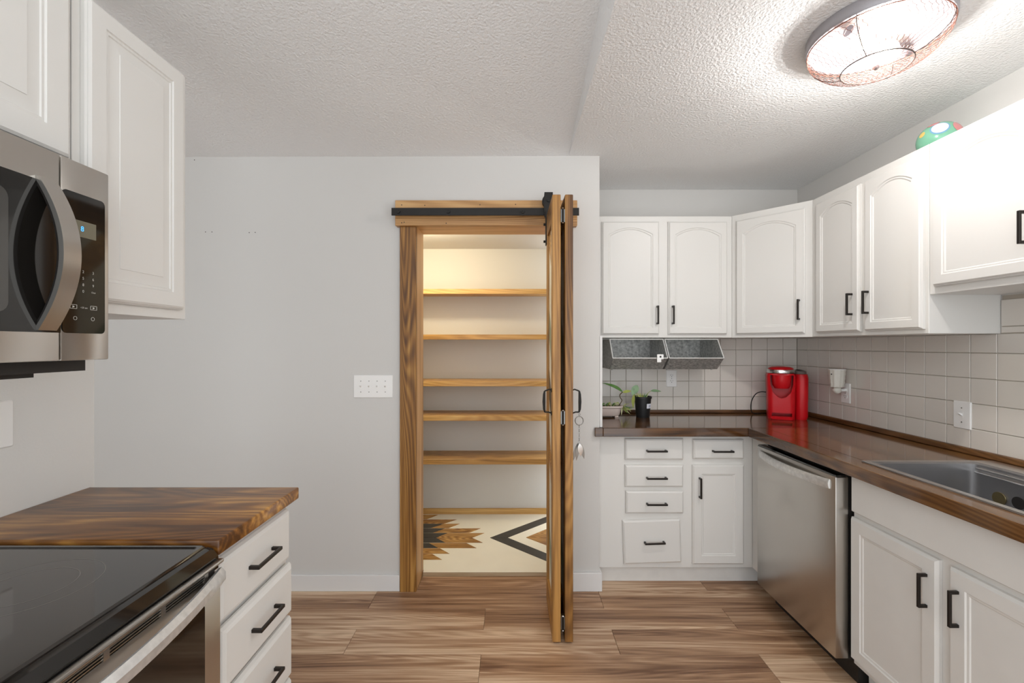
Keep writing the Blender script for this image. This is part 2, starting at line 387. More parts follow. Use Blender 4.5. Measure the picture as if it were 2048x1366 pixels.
# ---- folded bifold door
d = thing('door_1', 'folded pair of stained pine bifold pantry doors standing open', 'door', (.237, 2.33, .008)); del d['category']; d['kind'] = 'structure'
DZ0, DZ1, DY0, DY1 = .008, 2.105, 2.13, 2.505
def leaf(x0, x1, face):
    SW = .07
    B().box(x0, x1, DY0, DY0+SW, DZ0, DZ1, bev=.0025, seg=1).build('stile', 'door_pine', d)
    B().box(x0, x1, DY1-SW, DY1, DZ0, DZ1, bev=.0025, seg=1).build('stile', 'door_pine', d)
    for a, e in ((DZ0, DZ0+.14), (DZ1-.12, DZ1)):
        B().box(x0, x1, DY0+SW, DY1-SW, a, e).build('rail', 'door_pine_y', d)
    m = (x0+x1)/2
    pn = B().box(m-.006, m+.006, DY0+SW, DY1-SW, DZ0+.14, DZ1-.12).build('inset_panel', 'inlay_white', d)
    # diagonal inlay boards on both faces
    ya, yb, za, zb = DY0+SW, DY1-SW, DZ0+.14, DZ1-.12; H = .16; sl = (yb-ya)
    cols = ['inlay_white','inlay_sage','inlay_white','inlay_white','inlay_brown','inlay_white','inlay_dark']
    k = 0; z = za-sl
    while z < zb:
        poly = [(ya,z+.001),(yb,z+sl+.001),(yb,z+sl+H-.001),(ya,z+H-.001)]
        for lim, sg in ((za,1),(zb,-1)):
            out = []
            for i in range(len(poly)):
                p, q = poly[i], poly[(i+1)%len(poly)]
                ip, iq = sg*(p[1]-lim) >= 0, sg*(q[1]-lim) >= 0
                if ip: out.append(p)
                if ip != iq:
                    f = (lim-p[1])/(q[1]-p[1]); out.append((p[0]+f*(q[0]-p[0]), lim))
            poly = out
            if len(poly) < 3: break
        if len(poly) >= 3:
            for s in (-1, 1):
                B().prism(poly, lambda u, v, t_: (t_, u, v), m+s*.006, m+s*.0085).build('inlay_board', cols[k % len(cols)], pn)
        k += 1; z += H
leaf(.189, .228, -1); leaf(.248, .286, 1)
for z in (2.005, 1.06, .10):
    h = B().tube([(.238,2.126,z-.03),(.238,2.126,z+.03)], .006, 12).build('hinge', 'black_iron', d)
    B().box(.2285, .2475, 2.128, 2.150, z-.03, z+.03).build('hinge_leaf', 'dull_silver', h)
    for s in (-1,1): B().lathe([(.003,-.004),(.006,0),(.003,.004)], (.238,2.126,z+s*.033), 10).build('finial', 'silver', h)
for fx, s in ((.189,-1),(.286,1)):
    y = 2.165; z0, z1 = 1.075, 1.185
    h = B().tube([(fx,y,z1),(fx+s*.012,y,z1+.004),(fx+s*.034,y,z1-.004)], .0035, 8).build('handle', 'black_iron', d)
    B().tube([(fx+s*.034,y,z1-.004),(fx+s*.036,y,z1-.02),(fx+s*.037,y,(z0+z1)/2),(fx+s*.036,y,z0+.02),(fx+s*.033,y,z0+.006)], [.004,.006,.0075,.006,.004], 10).build('grip', 'black_iron', h)
    B().tube([(fx,y,z0),(fx+s*.016,y,z0+.006),(fx+s*.034,y,z0+.006)], .0035, 8).build('post', 'black_iron', h)
    for zz in (z0, z1): B().tube([(fx,y,zz),(fx+s*.003,y,zz)], .010, 12).build('backplate', 'black_iron', h)
# hanger strap with wheel
h = B().box(.183, .189, 2.470, 2.505, 1.945, 2.13).build('hanger_strap', 'black_iron', d)
b = B().prism([(.178,2.10),(.196,2.10),(.224,2.20),(.224,2.238),(.178,2.238),(.174,2.20)], lambda u,v,t_:(u,t_,v), 2.494, 2.5); b.build('strap_head', 'black_iron', h)
B().tube([(.20,2.500,2.193),(.20,2.530,2.193)], .034, 24).build('wheel', 'black_iron', h)
B().tube([(.20,2.486,2.193),(.20,2.494,2.193)], .010, 6).build('axle_bolt', 'black_iron', h)
for z in (1.965, 2.058): B().tube([(.172,2.488,z),(.183,2.488,z)], .007, 8).build('bolt', 'black_iron', h)
# key charm on the door handle
t = thing('key_charm', 'silver ring and chain with leaf-shaped metal charms hanging on the pantry door handle', 'charm', (.320, 2.165, .83))
cx, cy, czz = .3195, 2.165, 1.040
B().tube([(cx,cy,czz+.0205),(cx-.003,cy,czz+.03),(cx,cy-.002,1.0775),(cx+.006,cy,czz+.03),(cx+.001,cy,czz+.0205)], .0014, 6).build('clasp', 'dull_silver', t)
B().tube([(cx+.019*math.cos(a*math.pi/16), cy, czz+.021*math.sin(a*math.pi/16)) for a in range(33)], .0022, 8).build('ring', 'dull_silver', t)
for k in range(8):
    z = czz-.021-.0105*k; o = [(0,1),(1,0)][k % 2]
    B().tube([(cx+o[0]*.003*math.cos(a*math.pi/5), cy+o[1]*.003*math.cos(a*math.pi/5), z-.005+.0065*math.sin(a*math.pi/5)) for a in range(11)], .0009, 5).build('chain_link', 'dull_silver', t)
def leaf_mesh(b, base, direction, normal, L, W, bend=.2, n=8, thick=.0006):
    base = Vector(base); dr = Vector(direction).normalized(); nm = Vector(normal); nm = (nm-dr*nm.dot(dr)).normalized(); sd = dr.cross(nm)
    top, bot = [], []
    for i in range(n+1):
        s = i/n; wv = W*math.sin(math.pi*min(1, s**.8*.98+.01))*.5+.0004
        c = base+dr*(L*s)-nm*(bend*L*s*s)
        top.append([c-sd*wv+nm*(.12*wv), c, c+sd*wv+nm*(.12*wv)])
    loops = []
    for row in top: loops.append([row[0]+nm*thick, row[1]+nm*thick, row[2]+nm*thick, row[2]-nm*thick, row[1]-nm*thick, row[0]-nm*thick])
    b.loft(loops); return b
zc = czz-.107
for (dx, dz, L, W, ox, oy, m) in ((.10,-1,.062,.024,.003,-.006,'silver'),(.28,-1,.078,.020,.006,.0,'dull_silver'),(-.12,-1,.085,.018,-.004,.003,'dull_silver'),(-.30,-1,.098,.018,-.006,.008,'dull_silver')):
    leaf_mesh(B(), (cx+ox*.6, cy+oy, zc), (dx,.02,dz), (0,-1,0), L, W, .05).build('leaf_charm', m, t, smooth=40)

# ================================================================== WALL PLATES
def plate(parent, mx, w, h): 
    b = B(); lp = []
    for ins, y in ((0,0),(0,-.003),(.003,-.006)):
        lp.append([(x, y, z) for x, z in rrect(-w/2+ins, w/2-ins, -h/2+ins, h/2-ins, .003, 3)])
    b.loft(lp); b.xf(mx); return b.build('cover_plate', 'plastic_white', parent, smooth=30)
def outlet(name, label, mx, loc, w=.072, h=.117, group=None):
    t = thing(name, label, 'outlet', loc)
    p = plate(t, mx, w, h)
    for s in (-1, 1):
        zc = s*.0195
        b = B(); b.loft([[(x, y, z+zc) for x, z in rrect(-.0165, .0165, -.0135, .0135, .011, 5)] for y in (-.006, -.0078)]); b.xf(mx)
        f = b.build('receptacle', 'plastic_white', t)
        for x, hh in ((-.0065,.008),(.0065,.0065)): B().box(x-.001, x+.001, -.0082, -.0077, zc+.003-hh/2+.001, zc+.003+hh/2+.001).xf(mx).build('slot', 'slot_dark', f)
        B().tube([(0,-.0082,zc-.0065),(0,-.0077,zc-.0065)], .0025, 8).xf(mx).build('ground_hole', 'slot_dark', f)
    B().tube([(0,-.0068,0),(0,-.006,0)], .0028, 10).xf(mx).build('screw', 'dull_silver', p)
    return t
def switch(name, label, mx, loc, gangs, w, h, up=True):
    t = thing(name, label, 'switch', loc)
    p = plate(t, mx, w, h)
    for g in range(gangs):
        x = (g-(gangs-1)/2)*.0465
        B().box(x-.005, x+.005, -.0068, -.006, -.012, .012).xf(mx).build('slot', 'slot_dark' if False else 'plastic_white', p)
        B().prism([(-.006,-.004),(-.006,.005),(-.021,.0125),(-.0215,.006)], lambda u,v,q: (q,u,v), x-.0036, x+.0036).xf(mx).build('toggle', 'plastic_white', t)
        for s in (-1,1): B().tube([(x,-.0068,s*.031),(x,-.006,s*.031)], .0028, 10).xf(mx).build('screw', 'dull_silver', p)
    return t
switch('light_switch', 'white wall plate with four toggle switches beside the pantry casing', fr(-.792, WD-.0002, 1.163, 1, 0), (-.792, WD, 1.10), 4, .223, .128)
outlet('wall_outlet', 'white double outlet on the textured wall above the left worktop', fr(-1.3998, 1.225, 1.182, 0, 1), (-1.40, 1.225, 1.12), .098, .13)
outlet('wall_outlet', 'white double outlet on the tiles below the metal bins', fr(1.106, BK-.0062, 1.168, 1, 0), (1.106, BK, 1.11))
outlet('wall_outlet', 'white outlet plate with the wax warmer plugged in', fr(RX-.0062, 2.694, 1.115, 0, -1), (RX, 2.694, 1.05))
switch('light_switch', 'single white toggle switch on the tiles by the sink', fr(RX-.0062, 1.997, 1.093, 0, -1), (RX, 1.997, 1.03), 1, .078, .12)

# ================================================================== BACKSPLASH TILES
TS = .1085
tile_cache = {}
def tile(parent, kind, u0, u1, z0, z1):
    g = .0012; w_, h_ = round(u1-u0, 4), round(z1-z0, 4)
    if w_ < .012 or h_ < .012: return
    key = (kind, w_, h_)
    if key not in tile_cache:
        b = B(); lp = []
        for ins, y in ((g,0),(g,-.0045),(g+.0018,-.006)): lp.append([(x,y,z) for x, z in ((ins,ins),(w_-ins,ins),(w_-ins,h_-ins),(ins,h_-ins))])
        b.loft(lp)
        if kind == 'R': b.xf(fr(0,0,0,0,-1))
        bmesh.ops.recalc_face_normals(b.bm, faces=b.bm.faces)
        me = bpy.data.meshes.new('tile'); b.bm.to_mesh(me); b.bm.free(); me.materials.append(M['tile']); tile_cache[key] = me
    o = bpy.data.objects.new('tile', tile_cache[key]); C.objects.link(o); o.parent = parent
    o.location = (u0, -.001, z0) if kind == 'K' else (-.001, u0, z0)
rows = [.932+TS*k for k in range(0, 8)]
def zspan(z, zmax): return (max(z, .933), min(z+TS, zmax))
B().box(.50, RX, BK-.001, BK, .93, 1.447).build('grout', 'grout', wall_kitchen)
B().box(RX-.001, RX, .30, BK-.001, .93, 1.447).build('grout', 'grout', wall_right)
B().box(RX-.001, RX, .30, 1.842, 1.447, 1.60).build('grout', 'grout', wall_right)
for z in rows:
    if z > 1.44: continue
    z0, z1 = zspan(z, 1.446)
    k = -5
    while True:
        x = 1.0093+.109*k; k += 1
        if x > RX: break
        a, e = max(x, .502), min(x+.109, RX-.007)
        if e-a > .01: tile(wall_kitchen, 'K', a, e, z0, z1)
def tile_right(y, w_, z0, z1):
    key = ('R', round(w_, 4), round(z1-z0, 4))
    if key not in tile_cache:
        n0 = set(o.name for o in wall_right.children); tile(wall_right, 'R', 0, w_, 0, z1-z0)
        for o in wall_right.children:
            if o.name not in n0: o.location = (-.001, y, z0)
        return
    o = bpy.data.objects.new('tile', tile_cache[key]); C.objects.link(o); o.parent = wall_right; o.location = (-.001, y, z0)
for z in rows:
    y = BK-.007
    while y > .35:
        zm = 1.599 if y <= 1.845 else 1.446
        if z < zm-.01: tile_right(y, TS, *zspan(z, zm))
        if y > 1.845 > y-TS and z+TS > 1.46 and z < 1.58:      # cut tiles beside the taller cabinet
            tile_right(1.843, 1.843-(y-TS), max(z, 1.4475), min(z+TS, 1.599))
        y -= TS
# stained strips along the foot of the tiles, and the white end strip
struct(B().box(.52, RX-.028, BK-.030, BK-.008, .931, .952, bev=.004).build('trim_3', 'trim_dark'), 'dark stained strip along the rear backsplash')
struct(B().box(RX-.028, RX-.008, .35, BK-.008, .931, .957, bev=.004).build('trim_4', 'trim_dark_y'), 'dark stained strip along the right backsplash')
struct(B().box(.501, .516, WD-.002, WD+.04, .931, 1.452, bev=.001, seg=1).build('trim_5', 'trim_white'), 'white vertical edge strip above the worktop end')

# ================================================================== UPPER CABINETS, RIGHT SIDE
ZB, ZT = 1.446, 2.215
t = thing('upper_cabinet', 'white two-door wall cabinet with arched panels above the metal bins', 'cabinet', (.95, 2.93, ZB), 'white wall cabinets with arched doors')
B().box(.502, 1.392, 2.88, BK-.001, ZB, ZT, bev=.002, seg=1).build('cabinet_box', 'white_paint', t)
for x0, x1, hx in ((.566,.927,.911),(.985,1.356,1.008)):
    mx = fr(x0, 2.8795, 1.466, 1, 0)
    dr = add_door('door', t, mx, x1-x0, .712, P_arch(.040), .042)
    add_pull(dr, mx, hx-x0, .122, .116, True)
# diagonal corner
t = thing('corner_cabinet', 'white diagonal corner wall cabinet with one wide arched door', 'cabinet', (1.75, 2.9, ZB), 'white wall cabinets with arched doors')
B().prism([(1.393,2.88),(1.69,2.56),(RX-.001,2.56),(RX-.001,BK-.001),(1.393,BK-.001)], lambda u,v,q:(u,v,q), ZB, ZT).build('cabinet_box', 'white_paint', t)
ln = math.hypot(.297,.32); ux, uy = .297/ln, -.32/ln
mx = fr(1.393+ux*.028+uy*.0005, 2.88+uy*.028-ux*.0005, 1.466, ux, uy)
dr = add_door('door', t, mx, ln-.062, .712, P_arch(.042), .048); add_pull(dr, mx, ln-.062-.026, .135, .116, True)
# right run
t = thing('upper_cabinet', 'white wall cabinet with two narrow arched doors between corner and sink', 'cabinet', (1.84, 2.2, ZB), 'white wall cabinets with arched doors')
B().box(1.69, RX-.001, 1.845, 2.559, ZB, ZT, bev=.002, seg=1).build('cabinet_box', 'white_paint', t)
for y0, y1, hy in ((2.508,2.195,2.235),(2.162,1.860,2.133)):
    mx = fr(1.6895, y0, 1.466, 0, -1)
    dr = add_door('door', t, mx, y0-y1, .712, P_arch(.040), .040); add_pull(dr, mx, y0-hy, .134, .108, True)
t = thing('upper_cabinet', 'shorter white wall cabinet with wide arched doors above the sink', 'cabinet', (1.84, 1.4, 1.60), 'white wall cabinets with arched doors')
B().box(1.69, RX-.001, .93, 1.842, 1.603, ZT, bev=.002, seg=1).build('cabinet_box', 'white_paint', t)
for y0, y1, hy in ((1.813,1.425,1.475),(1.395,.97,1.34)):
    mx = fr(1.6895, y0, 1.632, 0, -1)
    dr = add_door('door', t, mx, y0-y1, .548, P_arch(.042), .055); add_pull(dr, mx, y0-hy, .150, .108, True)

# ================================================================== BASE CABINETS, RIGHT SIDE
BZ = .879
t = thing('base_cabinet', 'white base cabinet with a column of four drawers and a narrow door', 'cabinet', (.96, 2.9, 0))
B().box(.506, 1.405, 2.66, BK-.002, .10, BZ, bev=.001, seg=1).build('cabinet_box', 'white_paint', t)
B().box(.515, 1.62, 2.70, BK-.01, .001, .0995).build('toe_kick', 'toe_paint', t)
fy = 2.6595
for x0, x1, z0, z1, hx, hz in ((.657,.997,.732,.857,.836,.788),(.657,.997,.573,.703,.836,.631),(.661,.998,.420,.552,.836,.481),(1.053,1.349,.736,.852,1.218,.786)):
    mx = fr(x0, fy, z0, 1, 0)
    dr = add_door('drawer_front', t, mx, x1-x0, z1-z0, P_slab(.011)); add_pull(dr, mx, hx-x0, hz-z0, .118, False)
mx = fr(.650, fy, .124, 1, 0) @ Matrix.Rotation(math.radians(-1.9), 4, 'Y')
dr = add_door('drawer_front', t, mx, .338, .256, P_slab(.011)); add_pull(dr, mx, .178, .128, .118, False)
mx = fr(1.050, fy, .126, 1, 0)
dr = add_door('door', t, mx, .298, .576, P_flat(.050)); add_pull(dr, mx, .037, .448, .118, True)
# sink base
t = thing('sink_cabinet', 'off-white sink base cabinet with two panel doors and a plain false front', 'cabinet', (1.69, 1.43, 0))
FX = 1.40
b = B(); b.box(FX, FX+.02, .955, 1.862, .10, BZ); b.box(FX+.02, RX-.01, .955, .973, .10, BZ); b.box(FX+.02, RX-.01, 1.844, 1.862, .10, BZ); b.box(FX+.02, RX-.01, .973, 1.844, .10, .118)
b.build('cabinet_box', 'off_white_paint', t)
B().box(FX+.06, FX+.075, .955, 1.862, .001, .0995).build('toe_kick', 'toe_paint', t)
add_door('false_front', t, fr(FX-.0005, 1.855, .722, 0, -1), .90, .150, P_slab(.006), material='off_white_paint')
for y0, y1, hy in ((1.860,1.479,1.515),(1.440,.965,1.408)):
    mx = fr(FX-.0005, y0, .124, 0, -1)
    dr = add_door('door', t, mx, y0-y1, .576, P_flat(.052), material='off_white_paint'); add_pull(dr, mx, y0-hy, .459, .113, True)
b = B().box(1.40, RX-.01, .30, .953, .10, BZ); 
t = thing('base_cabinet', 'off-white base cabinet beyond the sink cabinet', 'cabinet', (1.69, .62, 0))
b.build('cabinet_box', 'off_white_paint', t); B().box(1.46, RX-.01, .30, .953, .001, .0995).build('toe_kick', 'toe_paint', t)
mx = fr(FX-.0005, .94, .124, 0, -1); dr = add_door('door', t, mx, .60, .576, P_flat(.052), material='off_white_paint'); add_pull(dr, mx, .05, .459, .113, True)
# blind corner filler between drawers and dishwasher
tag(B().box(1.4055, 1.43, 2.474, 2.66, .10, BZ).build('corner_filler', 'white_paint'), 'white filler strip between dishwasher and drawer cabinet', 'filler')
# dishwasher
t = thing('dishwasher', 'stainless steel dishwasher with curved bar handle under the worktop', 'dishwasher', (1.66, 2.17, 0))
B().box(1.390, RX-.02, 1.880, 2.470, .10, .872).build('tub', 'plastic_dark', t)
B().box(1.43, RX-.02, 1.880, 2.470, .001, .0995).build('kick_panel', 'plastic_dark', t)
dw = B().box(1.3315, 1.386, 1.873, 2.472, .108, .856, bev=.004).build('door', 'steel', t, smooth=30)
B().box(1.336, 1.386, 1.878, 2.467, .8563, .862).build('control_strip', 'glass_black', dw)
def bow(p0, p1, out, bulge, n, sect):
    """bar from p0 to p1 bowed along `out`; sect(loc, out, s) -> loop"""
    p0, p1, out = Vector(p0), Vector(p1), Vector(out); L = []
    for i in range(n+1):
        s = i/n; k = 1-(2*s-1)**2; L.append(sect(p0.lerp(p1, s)+out*(bulge*k), s))
    return B().loft(L)
def sec_dw(c, s):
    h = .019; k = 1-(2*s-1)**2; th = .007
    return [(c.x-th*.3, c.y, c.z-h),(c.x-th, c.y, c.z-h*.4),(c.x-th, c.y, c.z+h*.4),(c.x-th*.3, c.y, c.z+h),(c.x+th*.6, c.y, c.z+h),(c.x+th*.6, c.y, c.z-h)]
bow((1.329,2.437,.818),(1.329,1.905,.818),(-1,0,0),.038,20,sec_dw).build('handle', 'steel_worn', dw, smooth=40)

# worktop
t = thing('worktop', 'dark stained L-shaped wooden worktop running around the coffee corner to the sink', 'worktop', (1.4, 2.6, .88))
CT, CB_ = .930, .880
b = B().box(.516, RX-.008, 2.577, BK-.008, CB_, CT, bev=.003); b.box(.470, .516, 2.577, 2.598, CB_, CT, bev=.003)
b.build('counter_slab', 'counter_back', t)
SX0, SX1, SY0, SY1 = 1.432, 1.836, 1.025, 1.808
b = B(); b.box(1.337, SX0, .30, 2.576, CB_, CT, bev=.003); b.box(SX0, RX-.008, SY1, 2.576, CB_, CT); b.box(SX1, RX-.008, SY0, SY1, CB_, CT); b.box(SX0, RX-.008, .30, SY0, CB_, CT)
b.build('counter_slab', 'counter_right', t)
# sink
t = thing('sink', 'stainless steel drop-in sink with stepped back ledge', 'sink', (1.66, 1.42, .70))
b = B(); lp = []
for x0, x1, y0, y1, r, z in ((1.405,1.935,1.0,1.838,.012,.9305),(1.405,1.935,1.0,1.838,.012,.9335),(1.409,1.931,1.004,1.834,.012,.9350),(1.430,1.835,1.030,1.806,.025,.9345),(1.437,1.829,1.036,1.800,.030,.931),(1.440,1.826,1.039,1.797,.030,.75),(1.46,1.80,1.06,1.776,.04,.735)):
    lp.append([(x,y,z) for x, y in rrect(x0,x1,y0,y1,r,6)])
b.loft(lp, cap0=False, cap1=True); b.build('basin', 'sink_steel', t, smooth=35)
B().box(1.812, 1.828, 1.05, 1.786, .900, .905, bev=.002).build('ledge', 'rim_steel', t)
B().box(1.818, 1.829, 1.05, 1.786, .916, .920, bev=.0015).build('ledge', 'rim_steel', t)
for p in ((1.4065,1.428,1.01,1.83),(1.842,1.932,1.01,1.83)): B().box(p[0],p[1],p[2],p[3],.9347,.9362,bev=.0006,seg=1).build('rim', 'rim_steel', t)
B().box(1.428,1.842,1.809,1.832,.9347,.9362,bev=.0006,seg=1).build('rim', 'rim_steel', t)
B().tube([(1.822,1.704,.825),(1.8255,1.704,.825)], .024, 24).build('brass_disc', 'brass', t)  # round brass-coloured disc on the back wall of the bowl
B().tube([(1.824,1.640,.830),(1.8256,1.640,.830)], .022, 24).build('dark_disc', 'plastic_dark', t)  # round dark disc next to the brass-coloured one
B().lathe([(.0,.0),(.045,.0),(.045,.003),(.035,.004),(.02,.001)], (1.63,1.42,.7352), 28, False, True).build('drain', 'rim_steel', t, smooth=40)

# ================================================================== LEFT SIDE
t = thing('upper_cabinet', 'white wall cabinet with a raised panel door mounted over the microwave', 'cabinet', (-1.22, .70, 1.83))
B().box(-1.399, -1.05, .33, 1.082, 1.822, 2.26, bev=.001, seg=1).build('cabinet_box', 'white_paint', t)
for y0, y1 in ((.345,.695),(.715,1.066)):
    add_door('door', t, fr(-1.0495, y0, 1.833, 0, 1), y1-y0, .42, P_raised(.058))
t = thing('upper_cabinet', 'tall white wall cabinet with one raised panel door beside the microwave', 'cabinet', (-1.22, 1.28, 1.48))
B().box(-1.399, -1.05, 1.086, 1.463, 1.482, 2.26, bev=.001, seg=1).build('cabinet_box', 'white_paint', t)
add_door('door', t, fr(-1.0495, 1.106, 1.510, 0, 1), .330, .743, P_raised(.050))
# microwave
MX, M0, M1, MB, MT = -.96, .33, 1.084, 1.366, 1.805
t = thing('microwave', 'stainless over-the-range microwave with bowed handle and black keypad', 'microwave', (-1.18, .71, MB))
B().box(-1.399, MX-.032, M0, M1, MB+.004, MT-.002).build('body', 'plastic_dark', t)
B().box(-1.38, -1.005, M0+.02, M1-.012, 1.340, MB+.003).build('underside_vent', 'plastic_dark', t)
B().box(-1.30, -1.03, .55, .98, 1.330, 1.3395).build('grease_filter', 'plastic_dark', t)
dr = B().box(MX-.03, MX, M0, .966, MB, MT, bev=.003).build('door', 'steel', t, smooth=30)
cp = B().box(MX-.03, MX, .9685, M1, MB, MT, bev=.003).build('control_panel', 'steel', t, smooth=30)
def yz(b, poly, x0, x1): return b.prism(poly, lambda u, v, q: (q, u, v), x0, x1)
yz(B(), [(M0+.03,1.426),(.966,1.426),(.966,1.735),(M0+.03,1.735)], MX+.0002, MX+.002).build('door_glass', 'glass_black', dr)
yz(B(), rrect(M0+.10,.865,1.462,1.70,.02), MX+.002, MX+.0026).build('window', 'window_mesh', dr)
yz(B(), rrect(.9695,1.071,1.426,1.735,.010), MX+.0002, MX+.002).build('keypad_glass', 'glass_black', cp)
yz(B(), [(.985,1.640),(1.048,1.640),(1.048,1.676),(.985,1.676)], MX+.002, MX+.0024).build('display', 'display_grey', cp)
tx = lambda y, z: (lambda u, v: (MX+.0029, y+u, z+v))
text_mesh('8', .016, tx(1.014, 1.658), 'display_digit', 'display_blue', cp)
KEY = {(.992,0):'1',(1.016,0):'2',(1.040,0):'3',(.992,1):'4',(1.016,1):'5',(1.040,1):'6',(.992,2):'7',(1.016,2):'8',(1.040,2):'9',(1.016,3):'0'}
for (y, r), s in KEY.items(): text_mesh(s, .0085, tx(y, 1.563-.0145*r), 'key_digit', 'print_white', cp)
text_mesh('Clear', .005, tx(1.041, 1.519), 'key_word', 'print_white', cp)
text_mesh('+30 sec', .0055, tx(1.018, 1.483), 'key_word', 'print_white', cp)
for y in (.994, 1.042):
    q = B()
    for a in ((y-.008,y+.008,1.488,1.4888),(y-.008,y+.008,1.4795,1.4803),(y-.008,y-.0072,1.4795,1.4888),(y+.0072,y+.008,1.4795,1.4888)): q.box(MX+.002, MX+.0025, *a)
    q.build('key_icon', 'print_white', cp); yz(B(), [(y-.002,1.4815),(y+.003,1.484),(y-.002,1.4865)], MX+.002, MX+.0025).build('key_icon', 'print_white', cp)
for y in (.998, 1.040): B().tube([(MX+.0022,y+.004*math.cos(a*math.pi/6),1.459+.004*math.sin(a*math.pi/6)) for a in range(13)], .0004, 4).build('key_icon', 'print_white', cp)
def sec_mw(c, s):
    h = .019; th = .010
    return [(c.x, c.y-h, c.z),(c.x, c.y+h, c.z),(c.x-th, c.y+h, c.z),(c.x-th, c.y-h, c.z)]
hb = bow((MX+.006,.935,1.430),(MX+.006,.935,1.742),(1,0,0),.052,24,sec_mw).build('handle', 'steel', dr, smooth=40)
def sec_mw2(c, s):
    return [(c.x-.0102, c.y-.019, c.z),(c.x-.0102, c.y+.019, c.z),(c.x-.016, c.y+.017, c.z),(c.x-.016, c.y-.017, c.z)]
bow((MX+.008,.935,1.434),(MX+.008,.935,1.738),(1,0,0),.050,24,sec_mw2).build('handle_lining', 'plastic_dark', hb, smooth=40)
# drawer base
t = thing('drawer_cabinet', 'narrow white base cabinet with stacked drawers beside the range', 'cabinet', (-1.07, 1.30, 0))
B().box(-1.398, -.745, 1.098, 1.500, .10, .890, bev=.001, seg=1).build('cabinet_box', 'white_paint', t)
B().box(-1.398, -.80, 1.098, 1.500, .001, .0995).build('toe_kick', 'toe_paint', t)
for z0, z1, px_ in ((.702,.864,-.744),(.530,.690,-.736),(.325,.515,-.736),(.120,.312,-.736)):
    mx = fr(px_-.0005 if px_ < -.74 else px_, 1.130 if px_ < -.74 else 1.128, z0, 0, 1)
    dr = add_door('drawer_front', t, mx, .362, z1-z0, P_slab(.014)); add_pull(dr, mx, .185, (z1-z0)*.52, .128, False)
    if px_ > -.74: B().box(-.7448, -.736, 1.15, 1.47, z0+.02, z1-.02).build('drawer_box', 'white_paint', t)
tag(B().box(-1.399, -.705, 1.096, 1.508, .892, .930, bev=.005, seg=3).build('worktop', 'counter_left', smooth=30), 'golden brown stained plank worktop between range and wall end', 'worktop')
# range
t = thing('range', 'black glass-top electric range with stainless oven door handle', 'stove', (-1.05, .71, 0))
R0, R1 = .335, 1.088
B().box(-1.395, -.735, R0, R1, .02, .898).build('body', 'plastic_dark', t)
for y in (R0+.05, R1-.05):
    for x in (-1.35, -.80): B().tube([(x,y,0),(x,y,.02)], .02, 12).build('foot', 'plastic_dark', t)
g = B(); g.loft([[(x,y,z) for x, y in rrect(-1.395+i,-.729-i,R0+i,R1-i,.008,3)] for i, z in ((0,.8985),(0,.919),(.004,.9225),(.012,.9225),(.015,.9195))]); ct = g.build('cooktop', 'cooktop_glass', t, smooth=30)
for (x, y, r) in ((-.965,.905,.118),(-.965,.905,.078),(-.94,.53,.10),(-1.22,.92,.08),(-1.22,.53,.11)):
    B().loft([[(x+rr*math.cos(a*math.pi/24), y+rr*math.sin(a*math.pi/24), z) for a in range(48)] for rr, z in ((r,.9196),(r,.91985),(r-.0012,.91985),(r-.0012,.9196))], False, False).build('burner_ring', 'ring_print', ct)
g = B().prism([(-.7345,.899),(-.729,.917),(-.716,.914),(-.702,.897),(-.702,.868),(-.7345,.868)], lambda u,v,q:(u,q,v), R0, R1); g.build('front_strip', 'glass_black', t)
od = B().box(-.7345, -.695, R0+.004, R1-.002, .20, .862, bev=.003).build('oven_door', 'steel', t, smooth=30)
yz(B(), rrect(R0+.06, R1-.06, .26, .815, .01), -.6948, -.6935).build('oven_window', 'glass_black', od)
B().box(-.700, -.686, R0+.004, R1-.002, .884, .893, bev=.003).build('door_trim', 'steel', od, smooth=30)
B().box(-.7015, -.698, R0+.02, R1-.02, .8635, .884).build('vent_recess', 'slot_dark', od)
for z in (.867, .8725, .878):
    B().box(-.698, -.692, R0+.06, R1-.06, z, z+.0022).build('vent_slat', 'steel', od)
for k in range(6):
    y = R0+.06+(R1-R0-.12)*k/5; B().box(-.698, -.690, y-.006, y+.006, .864, .884).build('vent_divider', 'steel', od)
def sec_ov(c, s):
    h = .019; th = .014
    return [(c.x, c.y, c.z-h),(c.x+th, c.y, c.z-h*.5),(c.x+th, c.y, c.z+h*.4),(c.x+th*.3, c.y, c.z+h),(c.x-.004, c.y, c.z+h*.8),(c.x-.004, c.y, c.z-h)]
bow((-.690,R1-.012,.857),(-.690,R0+.012,.857),(1,0,0),.048,24,sec_ov).build('handle', 'steel_worn', od, smooth=40)
B().box(-.7345, -.700, R0+.004, R1-.002, .03, .19, bev=.003).build('storage_drawer', 'steel', t, smooth=30)

